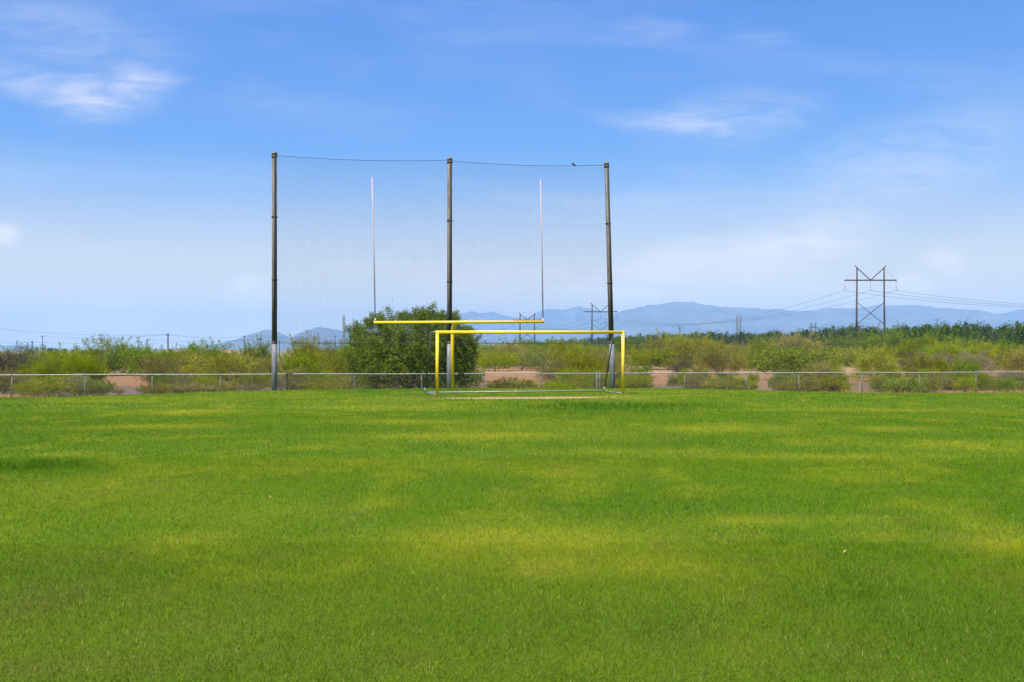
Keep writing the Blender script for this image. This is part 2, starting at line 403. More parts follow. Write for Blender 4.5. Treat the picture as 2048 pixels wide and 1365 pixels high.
rg = np.random.RandomState(11)
def blades(n, y0, y1, w, hgt, pexp=1.0):
    yy = (y0 ** (pexp + 1) + rg.rand(n) * (y1 ** (pexp + 1) - y0 ** (pexp + 1))) ** (1 / (pexp + 1))
    xx = (rg.rand(n) * 2 - 1) * (.545 * yy + 4.0)
    k = yy < fence_y(xx) + .15; xx, yy = xx[k], yy[k]
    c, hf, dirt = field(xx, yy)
    k = rg.rand(len(xx)) > dirt * 1.1; xx, yy, c, hf = xx[k], yy[k], c[k], hf[k]; n = len(xx)
    zz = lawn_z(xx, yy) - .003
    hgt = hgt * hf * (.55 + .9 * rg.rand(n)); a = rg.rand(n) * 2 * np.pi; la = rg.rand(n) * 2 * np.pi; ln = hgt * (.25 + .75 * rg.rand(n))
    ww = w * (.7 + .6 * rg.rand(n)) / 2
    V = np.empty((n, 3, 3), np.float32)
    V[:, 0] = np.stack([xx - np.cos(a) * ww, yy - np.sin(a) * ww, zz], 1)
    V[:, 1] = np.stack([xx + np.cos(a) * ww, yy + np.sin(a) * ww, zz], 1)
    V[:, 2] = np.stack([xx + np.cos(la) * ln, yy + np.sin(la) * ln, zz + hgt], 1)
    br = ((.66 + .62 * rg.rand(n)) * (.80 + .42 * fbm(xx * 9, yy * 7, 3)))[:, None]
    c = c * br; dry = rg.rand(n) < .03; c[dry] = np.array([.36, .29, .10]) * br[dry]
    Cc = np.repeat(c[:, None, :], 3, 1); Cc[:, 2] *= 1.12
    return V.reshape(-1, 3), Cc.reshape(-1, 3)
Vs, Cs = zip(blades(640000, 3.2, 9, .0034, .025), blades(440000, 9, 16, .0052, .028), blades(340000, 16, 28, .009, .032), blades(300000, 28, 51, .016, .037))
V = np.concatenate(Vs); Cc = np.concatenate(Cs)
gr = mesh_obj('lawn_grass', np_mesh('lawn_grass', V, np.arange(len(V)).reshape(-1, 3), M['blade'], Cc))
tag(gr, 'short green and yellowish grass blades covering the playing field', 'grass', kind='stuff')

# dry weeds on the soil just behind the fence
n = 26000
xx = (rg.rand(n) * 2 - 1) * 40; tt = 0.6 + 26 * rg.rand(n) ** 1.7; yy = fence_y(xx) + tt
k = fbm(xx * .25 + 5, yy * .25, 3) + .12 * (tt < 4) > .50 + .004 * tt; xx, yy, tt = xx[k], yy[k], tt[k]; n = len(xx)
zz = ground_z(xx, yy); hg = (.12 + .30 * rg.rand(n)) * (1 - .012 * tt); a = rg.rand(n) * 6.28; la = rg.rand(n) * 6.28; ww = .012
V = np.empty((n, 3, 3), np.float32)
V[:, 0] = np.stack([xx - np.cos(a) * ww, yy - np.sin(a) * ww, zz], 1); V[:, 1] = np.stack([xx + np.cos(a) * ww, yy + np.sin(a) * ww, zz], 1)
V[:, 2] = np.stack([xx + np.cos(la) * hg * .45, yy + np.sin(la) * hg * .45, zz + hg], 1)
cc = np.array([.42, .28, .10])[None] * (.7 + .6 * rg.rand(n))[:, None]; k = rg.rand(n) < .35; cc[k] = np.array([.20, .20, .06]); k = rg.rand(n) < .25; cc[k] = np.array([.22, .17, .13])
wd = mesh_obj('dry_weeds', np_mesh('dry_weeds', V.reshape(-1, 3), np.arange(3 * n).reshape(-1, 3), M['straw'], np.repeat(cc, 3, 0)))
tag(wd, 'straw coloured dry weeds on the bare soil behind the fence', 'weeds', kind='stuff')

# ------------------------------------------------------------------ mountains
def mtn_mat(name, a, b):
    m = bpy.data.materials.new(name); m.use_nodes = True; t = NT(m.node_tree); bs = m.node_tree.nodes['Principled BSDF']
    g = t.n('ShaderNodeNewGeometry'); nz = t.noise(g.outputs['Position'], .004, 7, .6); n2 = t.noise(g.outputs['Position'], .03, 5, .6)
    c = t.mix(t.ramp(nz.outputs['Fac'], .38, .62), (*a, 1), (*b, 1)); c = t.mix(t.ramp(n2.outputs['Fac'], .5, .7), c, (.17, .15, .13, 1))
    t.link(c, bs.inputs['Base Color']); bs.inputs['Roughness'].default_value = 1; bs.inputs['Specular IOR Level'].default_value = 0
    return m
M['mtn'] = mtn_mat('far_mountain_rock', (.05, .05, .035), (.10, .09, .07))
def mountain(name, label, dist, prof, depth, seed, rough=1.0):
    px = np.array([p[0] for p in prof], float); py = np.array([p[1] for p in prof], float)
    n = int((px[-1] - px[0]) / 2.2); u = np.linspace(px[0], px[-1], n)
    ridge = np.interp(u, px, py)
    ker = np.array([1, 2, 3, 2, 1]) / 9.; rp = np.pad(ridge, 2, mode='edge'); ridge = np.convolve(rp, ker, 'valid')
    ridge = ridge - (fbm(u * .09 + seed, u * 0 + seed, 4) - .5) * 3.5 * rough
    m = 34; s = np.linspace(-1, 1, m)                               # -1 front foot ... 0 ridge ... 1 back foot
    H = np.maximum(Z(ridge, dist) - GZ, 1.0)                         # height of the ridge over the plain
    Vv = []
    for sj in s:
        a = 1 - abs(sj)
        y = dist + sj * depth * (1.0 if sj < 0 else .7)
        gull = np.abs(fbm(u * .045 + seed * 3 + sj * .8, u * 0 + sj * 2.2 + seed, 5) - .5) * 2
        hgt = H * (a ** 1.25) * (1 - .5 * gull * (a * (1 - a) * 2.6))
        dd = dist + (y - dist)
        Vv.append(np.stack([U(u) * dist, np.full(n, dd) + (fbm(u * .03 + seed, u * 0 + sj, 3) - .5) * depth * .25 * (1 - a), GZ - .5 + hgt], 1))
    V = np.concatenate(Vv); ii, jj = np.meshgrid(np.arange(n - 1), np.arange(m - 1)); b = (jj * n + ii).ravel()
    o = mesh_obj(name, np_mesh(name, V, np.stack([b, b + 1, b + n + 1, b + n], 1), M['mtn'], smooth=True))
    return tag(o, label, 'mountains', kind='structure')
mountain('mountain_range', 'long blue mountain range behind the power tower on the right', 8000,
         [(1180, 668), (1208, 640), (1222, 627), (1240, 620), (1275, 611), (1300, 606), (1325, 603), (1345, 600), (1372, 600), (1400, 603), (1435, 610), (1470, 611), (1500, 614), (1540, 615),
          (1580, 620), (1620, 619), (1660, 613), (1690, 614), (1715, 612), (1755, 607), (1790, 608), (1820, 607), (1845, 609), (1875, 615), (1905, 614), (1930, 617), (1955, 618), (1975, 624),
          (1995, 626), (2012, 623), (2035, 616), (2060, 616), (2120, 625), (2250, 640), (2400, 700)], 2200, 3)
mountain('mountain_range', 'jagged blue hills between the net poles and behind the far power tower', 10000,
         [(820, 700), (870, 660), (895, 640), (915, 628), (940, 619), (955, 622), (968, 624), (985, 620), (1000, 625), (1020, 631), (1045, 634), (1062, 630), (1082, 617), (1098, 614), (1115, 616), (1135, 615),
          (1150, 609), (1159, 607), (1170, 612), (1190, 615), (1215, 622), (1300, 640), (1400, 690)], 1700, 9)
mountain('mountain_range', 'blue grey rocky hills left of the round mesquite bush', 6600,
         [(440, 704), (462, 686), (478, 681), (490, 676), (505, 672), (520, 664), (535, 658), (546, 659), (558, 664), (570, 669), (585, 678), (598, 672), (608, 663), (622, 657), (640, 653), (655, 654), (668, 658),
          (690, 661), (705, 656), (718, 654), (740, 660), (800, 672), (880, 690), (930, 704)], 1500, 17, 1.3)
mountain('mountain_range', 'low blue hill at the far left edge', 7400,
         [(-160, 704), (-80, 696), (-30, 700), (0, 697), (15, 692), (35, 690), (55, 690), (70, 693), (82, 700), (95, 706)], 1300, 23, .7)
# reddish heap of soil on the left horizon
bm_ = MB()
n, m = 60, 14; u = np.linspace(320, 500, n); dist = 232.0
prof = np.interp(u, [320, 335, 360, 400, 440, 470, 490, 500], [706, 699, 698, 699, 697, 698, 702, 707])
Vv = []
for sj in np.linspace(-1, 1, m):
    a = 1 - abs(sj); Hh = np.maximum(Z(prof, dist) - GZ, .1)
    Vv.append(np.stack([U(u) * dist, np.full(n, dist + sj * 9) , GZ - .2 + Hh * a ** .7 * (.9 + .2 * fbm(u * .1, u * 0 + sj * 3, 3))], 1))
V = np.concatenate(Vv); ii, jj = np.meshgrid(np.arange(n - 1), np.arange(m - 1)); b = (jj * n + ii).ravel()
M['redsoil'] = mat('reddish_soil', (.28, .15, .105), .95, 0, .1, col2=(.20, .11, .08), mscale=.5, bump=.5, bscale=1.5)
o = mesh_obj('soil_bank', np_mesh('soil_bank', V, np.stack([b, b + 1, b + n + 1, b + n], 1), M['redsoil'], smooth=True))
tag(o, 'reddish bank of soil on the horizon behind the left shrubs', 'soil bank', kind='structure')

# ------------------------------------------------------------------ trees and shrubs
def dome(rng, n, R, H, z0, lob, shell=.45, la=1.0, sq=2.3):
    az = rng.rand(n) * 2 * np.pi; se = rng.rand(n) * 1.6 - .6; ce = (1 - np.abs(se) ** sq) ** (1 / sq)
    r = (shell + (1 - shell) * rng.rand(n)) * (1 + la * (.14 * np.sin(2 * az + lob[0]) + .12 * np.sin(3 * az + lob[1]) + .08 * np.sin(5 * se + lob[2])))
    zc = z0 + (H - z0) * .36
    zz = np.where(se > 0, zc + (H - zc) * se * r, zc + (zc - z0) * se * r * 1.6)
    return np.stack([R * ce * np.cos(az) * r, R * ce * np.sin(az) * r, zz], 1)

PAL = {
    'verde': [((.245, .290, .010), 6), ((.310, .330, .014), 4), ((.160, .210, .014), 3), ((.30, .25, .04), 1)],
    'mesq':  [((.150, .215, .012), 6), ((.205, .270, .016), 4), ((.100, .150, .014), 3)],
    'hero':  [((.145, .205, .018), 6), ((.195, .255, .024), 4), ((.085, .125, .014), 4), ((.26, .26, .08), .6)],
    'olive': [((.250, .250, .030), 6), ((.300, .280, .036), 4), ((.170, .175, .026), 4), ((.32, .25, .07), 1.5)],
    'brown': [((.255, .205, .100), 5), ((.315, .260, .125), 4), ((.160, .135, .080), 4), ((.24, .25, .04), 3)],
    'grey':  [((.105, .088, .062), 6), ((.145, .125, .085), 4), ((.12, .13, .03), 4)],
    'pecan': [((.058, .100, .005), 6), ((.088, .138, .006), 4), ((.036, .064, .005), 3)],
}
def make_plant(seed, R, H, z0, nclump, nleaf, cr, ll, lw, radial, pal, stems=4, spikes=20, wood=.05, leafm=None, bark=None, shell=.45, up=.15, twigs=True, la=1.0, spl=1.0, sq=2.3):
    rng = np.random.RandomState(seed); lob = rng.rand(3) * 6.28
    C = dome(rng, nclump, R * .86, H * .90, z0, lob, shell, la, sq)
    C[:, 2] = np.maximum(C[:, 2], .12)
    pos = []; dirs = []
    per = rng.multinomial(nleaf, rng.dirichlet(np.ones(nclump) * 3))
    base = np.array([0, 0, z0 * .5])
    for i in range(nclump):
        s = cr * (.6 + .9 * rng.rand()); p = C[i] + rng.randn(per[i], 3) * s * np.array([1, 1, .62])
        pos.append(p)
    if spikes:                                                     # loose sprays standing out of the outline
        S = dome(rng, spikes, R * .9, H * .92, z0 + .2 * H, lob, .9, la, sq)
        for q in S:
            d = q - base; d = d / np.linalg.norm(d) + rng.randn(3) * .35 + np.array([0, 0, .25]); L = spl * (.10 + .14 * rng.rand()) * (R + H) * .6
            tt = rng.rand(int(26 + nleaf / 300)); pos.append(q + d[None] * (tt[:, None] * L) + rng.randn(len(tt), 3) * .045 * R * (1 - .6 * tt[:, None]))
    p = np.concatenate(pos); p = p[p[:, 2] > .03]; n = len(p)
    out = p - base; out /= np.linalg.norm(out, axis=1)[:, None] + 1e-6
    d = out * radial + rng.randn(n, 3) * (1 - radial) * .8 + np.array([0, 0, up]); d /= np.linalg.norm(d, axis=1)[:, None] + 1e-6
    sd = np.cross(d, rng.randn(n, 3)); sd /= np.linalg.norm(sd, axis=1)[:, None] + 1e-6
    L = ll * (.55 + .9 * rng.rand(n))[:, None]; W = lw * (.6 + .8 * rng.rand(n))[:, None]
    V = np.empty((n, 4, 3)); V[:, 0] = p; V[:, 1] = p + d * L * .45 + sd * W * .5; V[:, 2] = p + d * L; V[:, 3] = p + d * L * .45 - sd * W * .5
    V[..., 2] = np.maximum(V[..., 2], .01)
    cols = np.array([q[0] for q in PAL[pal]]); w = np.array([q[1] for q in PAL[pal]], float)
    # colour varies by sprig and by leaf
    cl = fbm(p[:, 0] * 1.7 / max(R, 1) * 2 + seed, p[:, 2] * 1.7 / max(R, 1) * 2 + p[:, 1], 3)
    idx = rng.choice(len(cols), n, p=w / w.sum()); cc = cols[idx] * (.72 + .5 * rng.rand(n))[:, None] * (.75 + .5 * cl)[:, None]
    crown = np_mesh('crown', V.reshape(-1, 3), np.arange(4 * n).reshape(-1, 4), leafm or M['leaf'], np.repeat(cc, 4, 0))
    b = MB(); mains = []
    for k in range(stems):
        az = 2 * math.pi * k / stems + rng.rand() * 1.2; tgt = np.array([math.cos(az) * R * .45, math.sin(az) * R * .45, z0 + (H - z0) * (.45 + .3 * rng.rand())])
        if stems == 1: tgt = np.array([rng.randn() * R * .05, rng.randn() * R * .05, H * .6])
        st = np.array([rng.randn() * .04 * R, rng.randn() * .04 * R, -.08]); mid = st * .45 + tgt * .55 + np.array([0, 0, -.12 * H if stems > 1 else 0]) + rng.randn(3) * .05 * R
        mid[2] = max(mid[2], .1)
        pts = []
        for q in np.linspace(0, 1, 6): pts.append(tuple((1 - q) ** 2 * st + 2 * q * (1 - q) * mid + q * q * tgt + (rng.randn(3) * .02 * R if 0 < q < 1 else 0)))
        rr = wood * (1.0 if stems == 1 else .62); b.tube(pts, [rr * (1 - .13 * i) for i in range(6)], 6); mains.append(np.array(pts))
    allp = np.concatenate(mains)
    for i in range(nclump):
        dd = np.linalg.norm(allp - C[i], axis=1) + np.where(allp[:, 2] > C[i, 2], .6 * R, 0) + np.where(allp[:, 2] < z0 * .7, .5 * R, 0); s = allp[dd.argmin()]
        mid = (s + C[i]) / 2 + rng.randn(3) * .06 * R; mid[2] = max(mid[2], .08)
        b.tube([tuple(s), tuple(mid), tuple(C[i])], [wood * .34, wood * .22, wood * .10], 4, cap=False)
        if twigs:
            for _ in range(2):
                e = C[i] + rng.randn(3) * cr * 1.3; e[2] = max(e[2], .05); b.tube([tuple(C[i]), tuple(e)], [wood * .10, wood * .04], 3, cap=False)
    trunk = b.mesh('trunk', bark or M['bark'])
    vv = V.reshape(-1, 3); R0 = float(np.percentile(np.hypot(vv[:, 0], vv[:, 1]), 96.5)); H0 = float(np.percentile(vv[:, 2], 99.3))
    return crown, trunk, R0, H0

P = {}
P['verde'] = [make_plant(100 + i, 2.2, 3.0, .25, 60, 12500, .36, .20, .030, .55, 'verde', 5, 34, .075, up=.3) for i in range(4)]
P['mesq'] = [make_plant(200 + i, 2.4, 3.2, .30, 60, 12000, .36, .15, .046, .3, 'mesq', 4, 38, .10) for i in range(4)]
P['olive'] = [make_plant(300 + i, 2.3, 2.9, .20, 58, 12500, .36, .22, .028, .6, 'olive', 5, 28, .08, up=.25) for i in range(4)]
P['brown'] = [make_plant(400 + i, 2.0, 2.4, .2, 48, 8200, .34, .26, .022, .5, 'brown', 6, 30, .07, up=.2) for i in range(3)]
P['grey'] = [make_plant(450 + i, 2.0, 2.6, .3, 36, 5200, .36, .24, .020, .45, 'grey', 5, 16, .10, bark=M['bark_dark'], up=.1) for i in range(2)]
P['low'] = [make_plant(500 + i, 1.3, 1.1, .05, 40, 6800, .21, .15, .027, .5, ('verde', 'olive', 'mesq', 'olive')[i], 7, 26, .035, up=.35) for i in range(4)]
P['twig'] = [make_plant(550 + i, 1.1, 1.0, .12, 30, 2200, .20, .17, .015, .5, 'brown', 9, 18, .04, up=.3) for i in range(2)]
P['pecan'] = [make_plant(600 + i, 4.6, 9.4, 1.0, 70, 7500, .85, .50, .30, .2, 'pecan', 1, 12, .22, leafm=M['orchard_leaf'], bark=M['bark_dark'], twigs=False, spl=.35) for i in range(5)]
HERO = make_plant(77, 3.5, 4.75, .10, 260, 92000, .46, .14, .027, .35, 'hero', 5, 240, .13, leafm=M['hero_leaf'], bark=M['bark_dark'], shell=.52, up=-.05, la=.25, spl=.45, sq=2.4)

rt = random.Random(5)
def place(name, label, cat, kind, x, y, R, H, group=None, var=None, z=None):
    pr = P[kind][rt.randrange(len(P[kind])) if var is None else var] if kind != 'hero' else HERO
    crown, trunk, R0, H0 = pr
    zz = float(ground_z(np.array([x]), np.array([y]))[0]) if z is None else z
    e = thing(name, label, cat, (x, y, zz), rt.random() * 6.28, group); e.scale = (R / R0, R / R0, H / H0)
    for nm, me in (('crown', crown), ('trunk', trunk)): mesh_obj(nm, me, e)
    return e
NM = {'verde': ('palo_verde_tree', 'tree'), 'mesq': ('mesquite_tree', 'tree'), 'olive': ('palo_verde_tree', 'tree'), 'brown': ('dry_shrub', 'shrub'), 'grey': ('bare_mesquite', 'tree'),
      'low': ('desert_shrub', 'shrub'), 'twig': ('dry_shrub', 'shrub')}
def shrub(px, top, hw, d, kind, label, var=None, name=None):
    if top < 730: top -= 7 + rt.uniform(-2, 3)
    g = float(ground_z(np.array([X(px, d)]), np.array([d]))[0])
    place(name or NM[kind][0], label, NM[kind][1], kind, X(px, d), d, hw / F * d * (1.3 if kind == 'low' else 1.15), max((Z(top, d) - g) * 1.0, .25), var=var)

place('mesquite_tree', 'large round dark green mesquite bush behind the centre net pole', 'tree', 'hero', X(828, 54.6), 54.6, 134 / F * 54.6, Z(624, 54.6) - GZ)
SH = [
    # left edge up to the first net pole
    (6, 738, 36, 53.5, 'olive', 'sparse olive shrub at the left edge, just behind the fence'),
    (95, 757, 50, 50.5, 'low', 'low bright green shrub against the fence between the two leftmost posts', 0),
    (52, 768, 22, 51.5, 'low', 'small grey green shrub beside the leftmost fence post', 2),
    (150, 762, 26, 51.0, 'twig', 'thin dry shrub left of the second fence post from the left', 0),
    (190, 760, 30, 51.5, 'low', 'green shrub right of the second fence post from the left', 2),
    (237, 774, 15, 52.5, 'twig', 'small dark dry bush on the orange soil gap at left', 1),
    (287, 772, 16, 53, 'twig', 'small dry bush at the right end of the orange soil gap', 0),
    (318, 764, 26, 52, 'low', 'low green shrub at the third fence post from the left', 1),
    (15, 700, 42, 70, 'grey', 'bare brown shrub at the left edge above the fence rail'),
    (62, 704, 58, 72, 'mesq', 'green bush below the low blue hill at far left'),
    (105, 722, 40, 63, 'verde', 'yellow green bush right of the thin tall pole at far left'),
    (128, 704, 46, 82, 'verde', 'mid green bush left of the big mesquite on the left'),
    (178, 716, 36, 64, 'verde', 'bright yellow green bush in front of the big left mesquite'),
    (205, 681, 58, 92, 'mesq', 'tallest green mesquite on the left, with sprays against the sky'),
    (258, 688, 44, 97, 'mesq', 'green mesquite just left of the two thin poles'),
    (300, 701, 48, 90, 'mesq', 'dark green mesquite below the thick utility pole'),
    (345, 702, 34, 110, 'verde', 'light green bush in front of the reddish soil bank'),
    (335, 722, 52, 66, 'olive', 'yellowish olive bush behind the fence right of the orange soil gap'),
    (448, 716, 68, 63, 'olive', 'wide domed olive green shrub left of the first net pole'),
    (380, 708, 36, 92, 'verde', 'green bush between the wide olive dome and the soil bank'),
    (412, 689, 46, 104, 'mesq', 'mesquite with bare twigs on top in front of the red soil bank'),
    (517, 686, 34, 86, 'mesq', 'dark green mesquite close to the left of the first net pole'),
    (525, 722, 36, 66, 'olive', 'olive bush touching the left side of the first net pole'),
    (380, 765, 42, 55, 'low', 'scrubby low bush behind the fence below the olive dome', 1),
    (500, 762, 34, 56, 'twig', 'dry twiggy shrub at the foot of the first net pole', 1),
    # between first and centre pole
    (592, 710, 48, 68, 'verde', 'bright green bush just right of the first net pole'),
    (615, 677, 42, 118, 'olive', 'greyish olive tree standing above the shrubs right of the first pole'),
    (655, 706, 46, 76, 'verde', 'bright yellow green bush below the lattice mast'),
    (668, 688, 42, 108, 'mesq', 'mid green tree just left of the lattice mast foot'),
    (712, 690, 36, 98, 'mesq', 'green tree between the lattice mast and the big round bush'),
    (705, 718, 44, 70, 'olive', 'olive green bush left of the big round bush'),
    (600, 757, 40, 55, 'grey', 'dark trunked small mesquite by the fence post right of the first pole'),
    (650, 758, 46, 54.5, 'low', 'low grey green shrub behind the fence, middle of the left net bay', 1),
    (700, 762, 40, 54.0, 'low', 'low green shrub left of the big round bush at the fence', 3),
    (740, 770, 24, 53, 'twig', 'small dry shrub under the left side of the big round bush', 0),
    # right of the bush, through the goal
    (930, 722, 32, 60, 'mesq', 'green side bush on the right flank of the big round bush', 3),
    (992, 707, 40, 113, 'verde', 'rounded bright green tree on the edge of the tan dirt, left inside the goal'),
    (1043, 706, 28, 117, 'verde', 'yellow green tree second from left at the edge of the tan dirt'),
    (1075, 708, 30, 114, 'mesq', 'green tree third from left at the edge of the tan dirt'),
    (975, 690, 44, 170, 'mesq', 'darker green tree behind the round tree inside the goal'),
    (1030, 690, 46, 175, 'mesq', 'darker green tree below the far H frame tower, left one'),
    (1072, 686, 40, 180, 'mesq', 'darker green tree below the far H frame tower, right one'),
    (1128, 684, 44, 160, 'verde', 'pale green tree left of the middle H frame tower leg'),
    (1128, 706, 40, 96, 'olive', 'olive tree behind the grey twiggy shrub in the goal'),
    (1108, 722, 30, 74, 'brown', 'grey brown twiggy shrub above the fence in the middle of the goal'),
    (1165, 712, 46, 72, 'olive', 'tall olive yellow shrub left of the right net pole'),
    (1190, 702, 44, 92, 'verde', 'yellow green tree behind the foot of the middle H frame tower'),
    (1222, 708, 36, 78, 'olive', 'yellowish shrub directly behind the right net pole'),
    (1030, 757, 50, 57, 'low', 'grey green fan shaped shrub behind the fence in the middle of the goal', 3),
    (1120, 763, 34, 56, 'low', 'low yellow green shrub left of the double fence post', 0),
    (1182, 742, 40, 60, 'olive', 'olive shrub behind the double fence post'),
    (1245, 738, 36, 62, 'olive', 'olive shrub behind the right goal post'),
    (1272, 765, 26, 57, 'low', 'low green shrub right of the right goal post at the fence', 1),
    # right half
    (1262, 683, 42, 150, 'mesq', 'round green tree just right of the goal crossbar end'),
    (1292, 706, 48, 118, 'verde', 'light green tree behind the right tan dirt gap'),
    (1338, 706, 30, 116, 'mesq', 'dark green bush at the right end of the tan dirt gap'),
    (1322, 678, 36, 215, 'olive', 'olive tree in front of the dark orchard, left of the brown mesquite'),
    (1365, 672, 50, 210, 'verde', 'light green tree rising to the orchard top behind the brown mesquite'),
    (1392, 688, 58, 100, 'olive', 'large spreading brownish mesquite with visible dark limbs'),
    (1440, 700, 48, 92, 'olive', 'tan olive tree right of the brownish mesquite'),
    (1362, 718, 24, 88, 'grey', 'grey bare twiggy bush below the brownish mesquite'),
    (1347, 748, 14, 66, 'mesq', 'small thin green sapling left of the post in the dirt gap', 1),
    (1393, 764, 28, 56, 'grey', 'small dark twiggy bush behind the fence right of the dirt gap'),
    (1452, 758, 40, 55.5, 'low', 'low yellow green shrub left of the fence post below the lattice tower', 0),
    (1482, 770, 18, 56, 'low', 'small green shrub at the fence post below the lattice tower', 3),
    (1492, 712, 36, 112, 'verde', 'light green bush right of the tan olive tree'),
    (1535, 678, 42, 200, 'verde', 'light green tree in front of the orchard right of the lattice tower'),
    (1530, 705, 36, 100, 'mesq', 'green leaning mesquite left of the big open mesquite'),
    (1600, 696, 74, 78, 'mesq', 'wide open mesquite with dark limbs above the leaning fence post'),
    (1592, 672, 56, 190, 'olive', 'yellowish olive tree top behind the wide open mesquite'),
    (1648, 706, 34, 118, 'verde', 'bright green bush left of the small green shelter'),
    (1600, 758, 44, 56.5, 'low', 'scrubby bush around the leaning fence post', 1),
    (1655, 763, 30, 57, 'low', 'low sparse shrub right of the leaning fence post', 3),
    (1700, 704, 30, 140, 'verde', 'yellow green bush behind the small green shelter'),
    (1706, 716, 20, 131, 'mesq', 'dark green bush right of the small green shelter'),
    (1678, 678, 44, 205, 'mesq', 'grey green tree left of the tower foot in front of the orchard'),
    (1716, 682, 40, 200, 'mesq', 'dull green tree below the left tower leg'),
    (1748, 702, 46, 76, 'verde', 'bright yellow green palo verde with forked trunk below the tower'),
    (1770, 664, 44, 190, 'mesq', 'rounded dull green tree below the right tower leg'),
    (1800, 695, 36, 130, 'verde', 'light green bush behind the dead mesquite'),
    (1816, 712, 26, 96, 'grey', 'dark dead mesquite with two bare antler branches'),
    (1850, 667, 36, 185, 'verde', 'bright green pointed tree right of the tower'),
    (1868, 710, 30, 102, 'brown', 'pale brown bush right of the dead mesquite'),
    (1895, 716, 36, 88, 'brown', 'tan brown shrub with a slanting trunk behind the fence'),
    (1888, 690, 34, 150, 'verde', 'light green bush behind the tan brown shrubs'),
    (1925, 680, 42, 165, 'mesq', 'rounded grey green tree in front of the orchard at right'),
    (1950, 706, 38, 98, 'brown', 'broad pale brown shrub near the right edge'),
    (1962, 692, 34, 140, 'verde', 'green bush behind the broad pale brown shrub'),
    (2000, 690, 40, 145, 'mesq', 'green tree near the right edge below the tall orchard'),
    (2015, 705, 36, 100, 'olive', 'olive bush second from the right edge'),
    (2046, 700, 40, 84, 'olive', 'tall olive shrub at the right edge'),
    (2035, 744, 40, 60, 'brown', 'brownish shrub behind the fence at the right edge'),
    (1795, 754, 46, 56, 'low', 'low grey green shrub left of the second last fence post', 2),
    (1845, 757, 30, 56, 'low', 'pale sparse shrub at the second last fence post', 3),
    (1885, 750, 38, 58, 'low', 'low olive shrub between the last two fence posts', 1),
    (1922, 752, 34, 58.5, 'mesq', 'small green mesquite with dark stem left of the last fence post', 2),
    (1978, 762, 28, 57.5, 'low', 'low yellow green shrub right of the last fence post', 0),
    (2075, 745, 40, 60, 'low', 'green shrub cut by the right edge of the view', 1),
]
for s in SH: shrub(*s)
# scrub standing close behind the fence, leaving the bare gaps of the photograph
GAPS = [(200, 300), (955, 1105), (1295, 1360), (1512, 1540), (1692, 1748)]
for lo, hi, where in ((-30, 200, 'in the stretch at the far left'), (300, 545, 'left of the first net pole'), (555, 700, 'between the first net pole and the round bush'), (1105, 1295, 'around the right net pole'),
                      (1360, 1512, 'below the lattice tower'), (1540, 1692, 'below the tiny far tower'), (1748, 2080, 'in the stretch right of the nearest tower')):
    q = lo + 12
    while q < hi - 8:
        for row in range(2):
            d = rt.uniform(55.5, 60) if row == 0 else rt.uniform(63, 74); hw = rt.uniform(23, 38); q2 = q + rt.uniform(-8, 8)
            if any(a < q2 + hw * .6 and q2 - hw * .6 < b for a, b in GAPS): hw *= .5
            if row == 1 and rt.random() < .45: continue
            kd = rt.choice(['low', 'verde', 'low', 'verde', 'mesq', 'twig']) if row == 0 else rt.choice(['verde', 'verde', 'mesq', 'olive'])
            tp = rt.uniform(744, 766) if row == 0 else rt.uniform(712, 744); x_ = X(q2, d)
            place('scrub_bush', 'scrubby bush close behind the fence, ' + where, 'shrub', kd, x_, d, hw / F * d, Z(tp, d) - GZ, 'thicket close behind the fence')
        q += rt.uniform(22, 30)
# brush filling the flat between the dirt track and the orchard
for k in range(52):
    q = rt.uniform(-40, 2090); d = rt.uniform(125, 215)
    if 690 < q < 930: continue
    kd = rt.choice(['verde', 'mesq', 'mesq', 'olive'])
    if q < 900: d = rt.uniform(105, 150)
    h = rt.uniform(2.3, 3.6) if q > 900 else rt.uniform(1.9, 2.5)
    place('brush_tree', 'small green tree in the dense brush beyond the dirt' + (', right half' if q > 1300 else ', seen through the goal' if q > 900 else ', left half'), 'tree', kd, X(q, d), d, rt.uniform(2.4, 3.6), h,
          'dense brush beyond the dirt')
# pecan orchard: dark rows running away to the left
edge = [(2120, 640), (2048, 646), (2000, 655), (1950, 651), (1900, 648), (1850, 651), (1800, 656), (1750, 660), (1690, 652), (1650, 659), (1600, 664), (1500, 667), (1400, 667), (1300, 671), (1250, 673), (1180, 678), (1100, 683), (1040, 688), (985, 690), (950, 692)]
ex = [e[0] for e in edge][::-1]; ey = [e[1] for e in edge][::-1]
px = 2090.0
while px > 1010:
    top = float(np.interp(px, ex, ey)); h = 9.3 + rt.uniform(-.5, .5)
    d = (h - 2.37) / (HZ - top) * F
    step = 5.4 / d * F
    for row in range(2):
        dd = d + row * 9 + rt.uniform(-2, 2); q = px + rt.uniform(-.2, .2) * step + row * step * .5
        where = ('right of the nearest power tower' if q > 1800 else 'around the feet of the nearest power tower' if q > 1660 else 'between the lattice tower and the nearest tower' if q > 1490 else
                 'left of the lattice tower' if q > 1260 else 'seen through the soccer goal')
        place('orchard_tree', 'dark green orchard tree in the row, ' + where, 'tree', 'pecan', X(q, dd), dd, rt.uniform(3.9, 4.9), h + rt.uniform(-.4, .5) - row * .2,
              'dark orchard trees below the mountains', z=GZ)
    px -= step
# small dark trees on the far left horizon
for q, tp, d in ((100, 697, 330), (112, 698, 350), (128, 698, 300), (62, 698, 340), (146, 700, 280)):
    place('far_tree', 'tiny dark tree on the far left horizon', 'tree', 'pecan', X(q, d), d, 6.5 / F * d * 1.2, Z(tp, d) - GZ, 'tiny trees on the far left horizon', z=GZ)

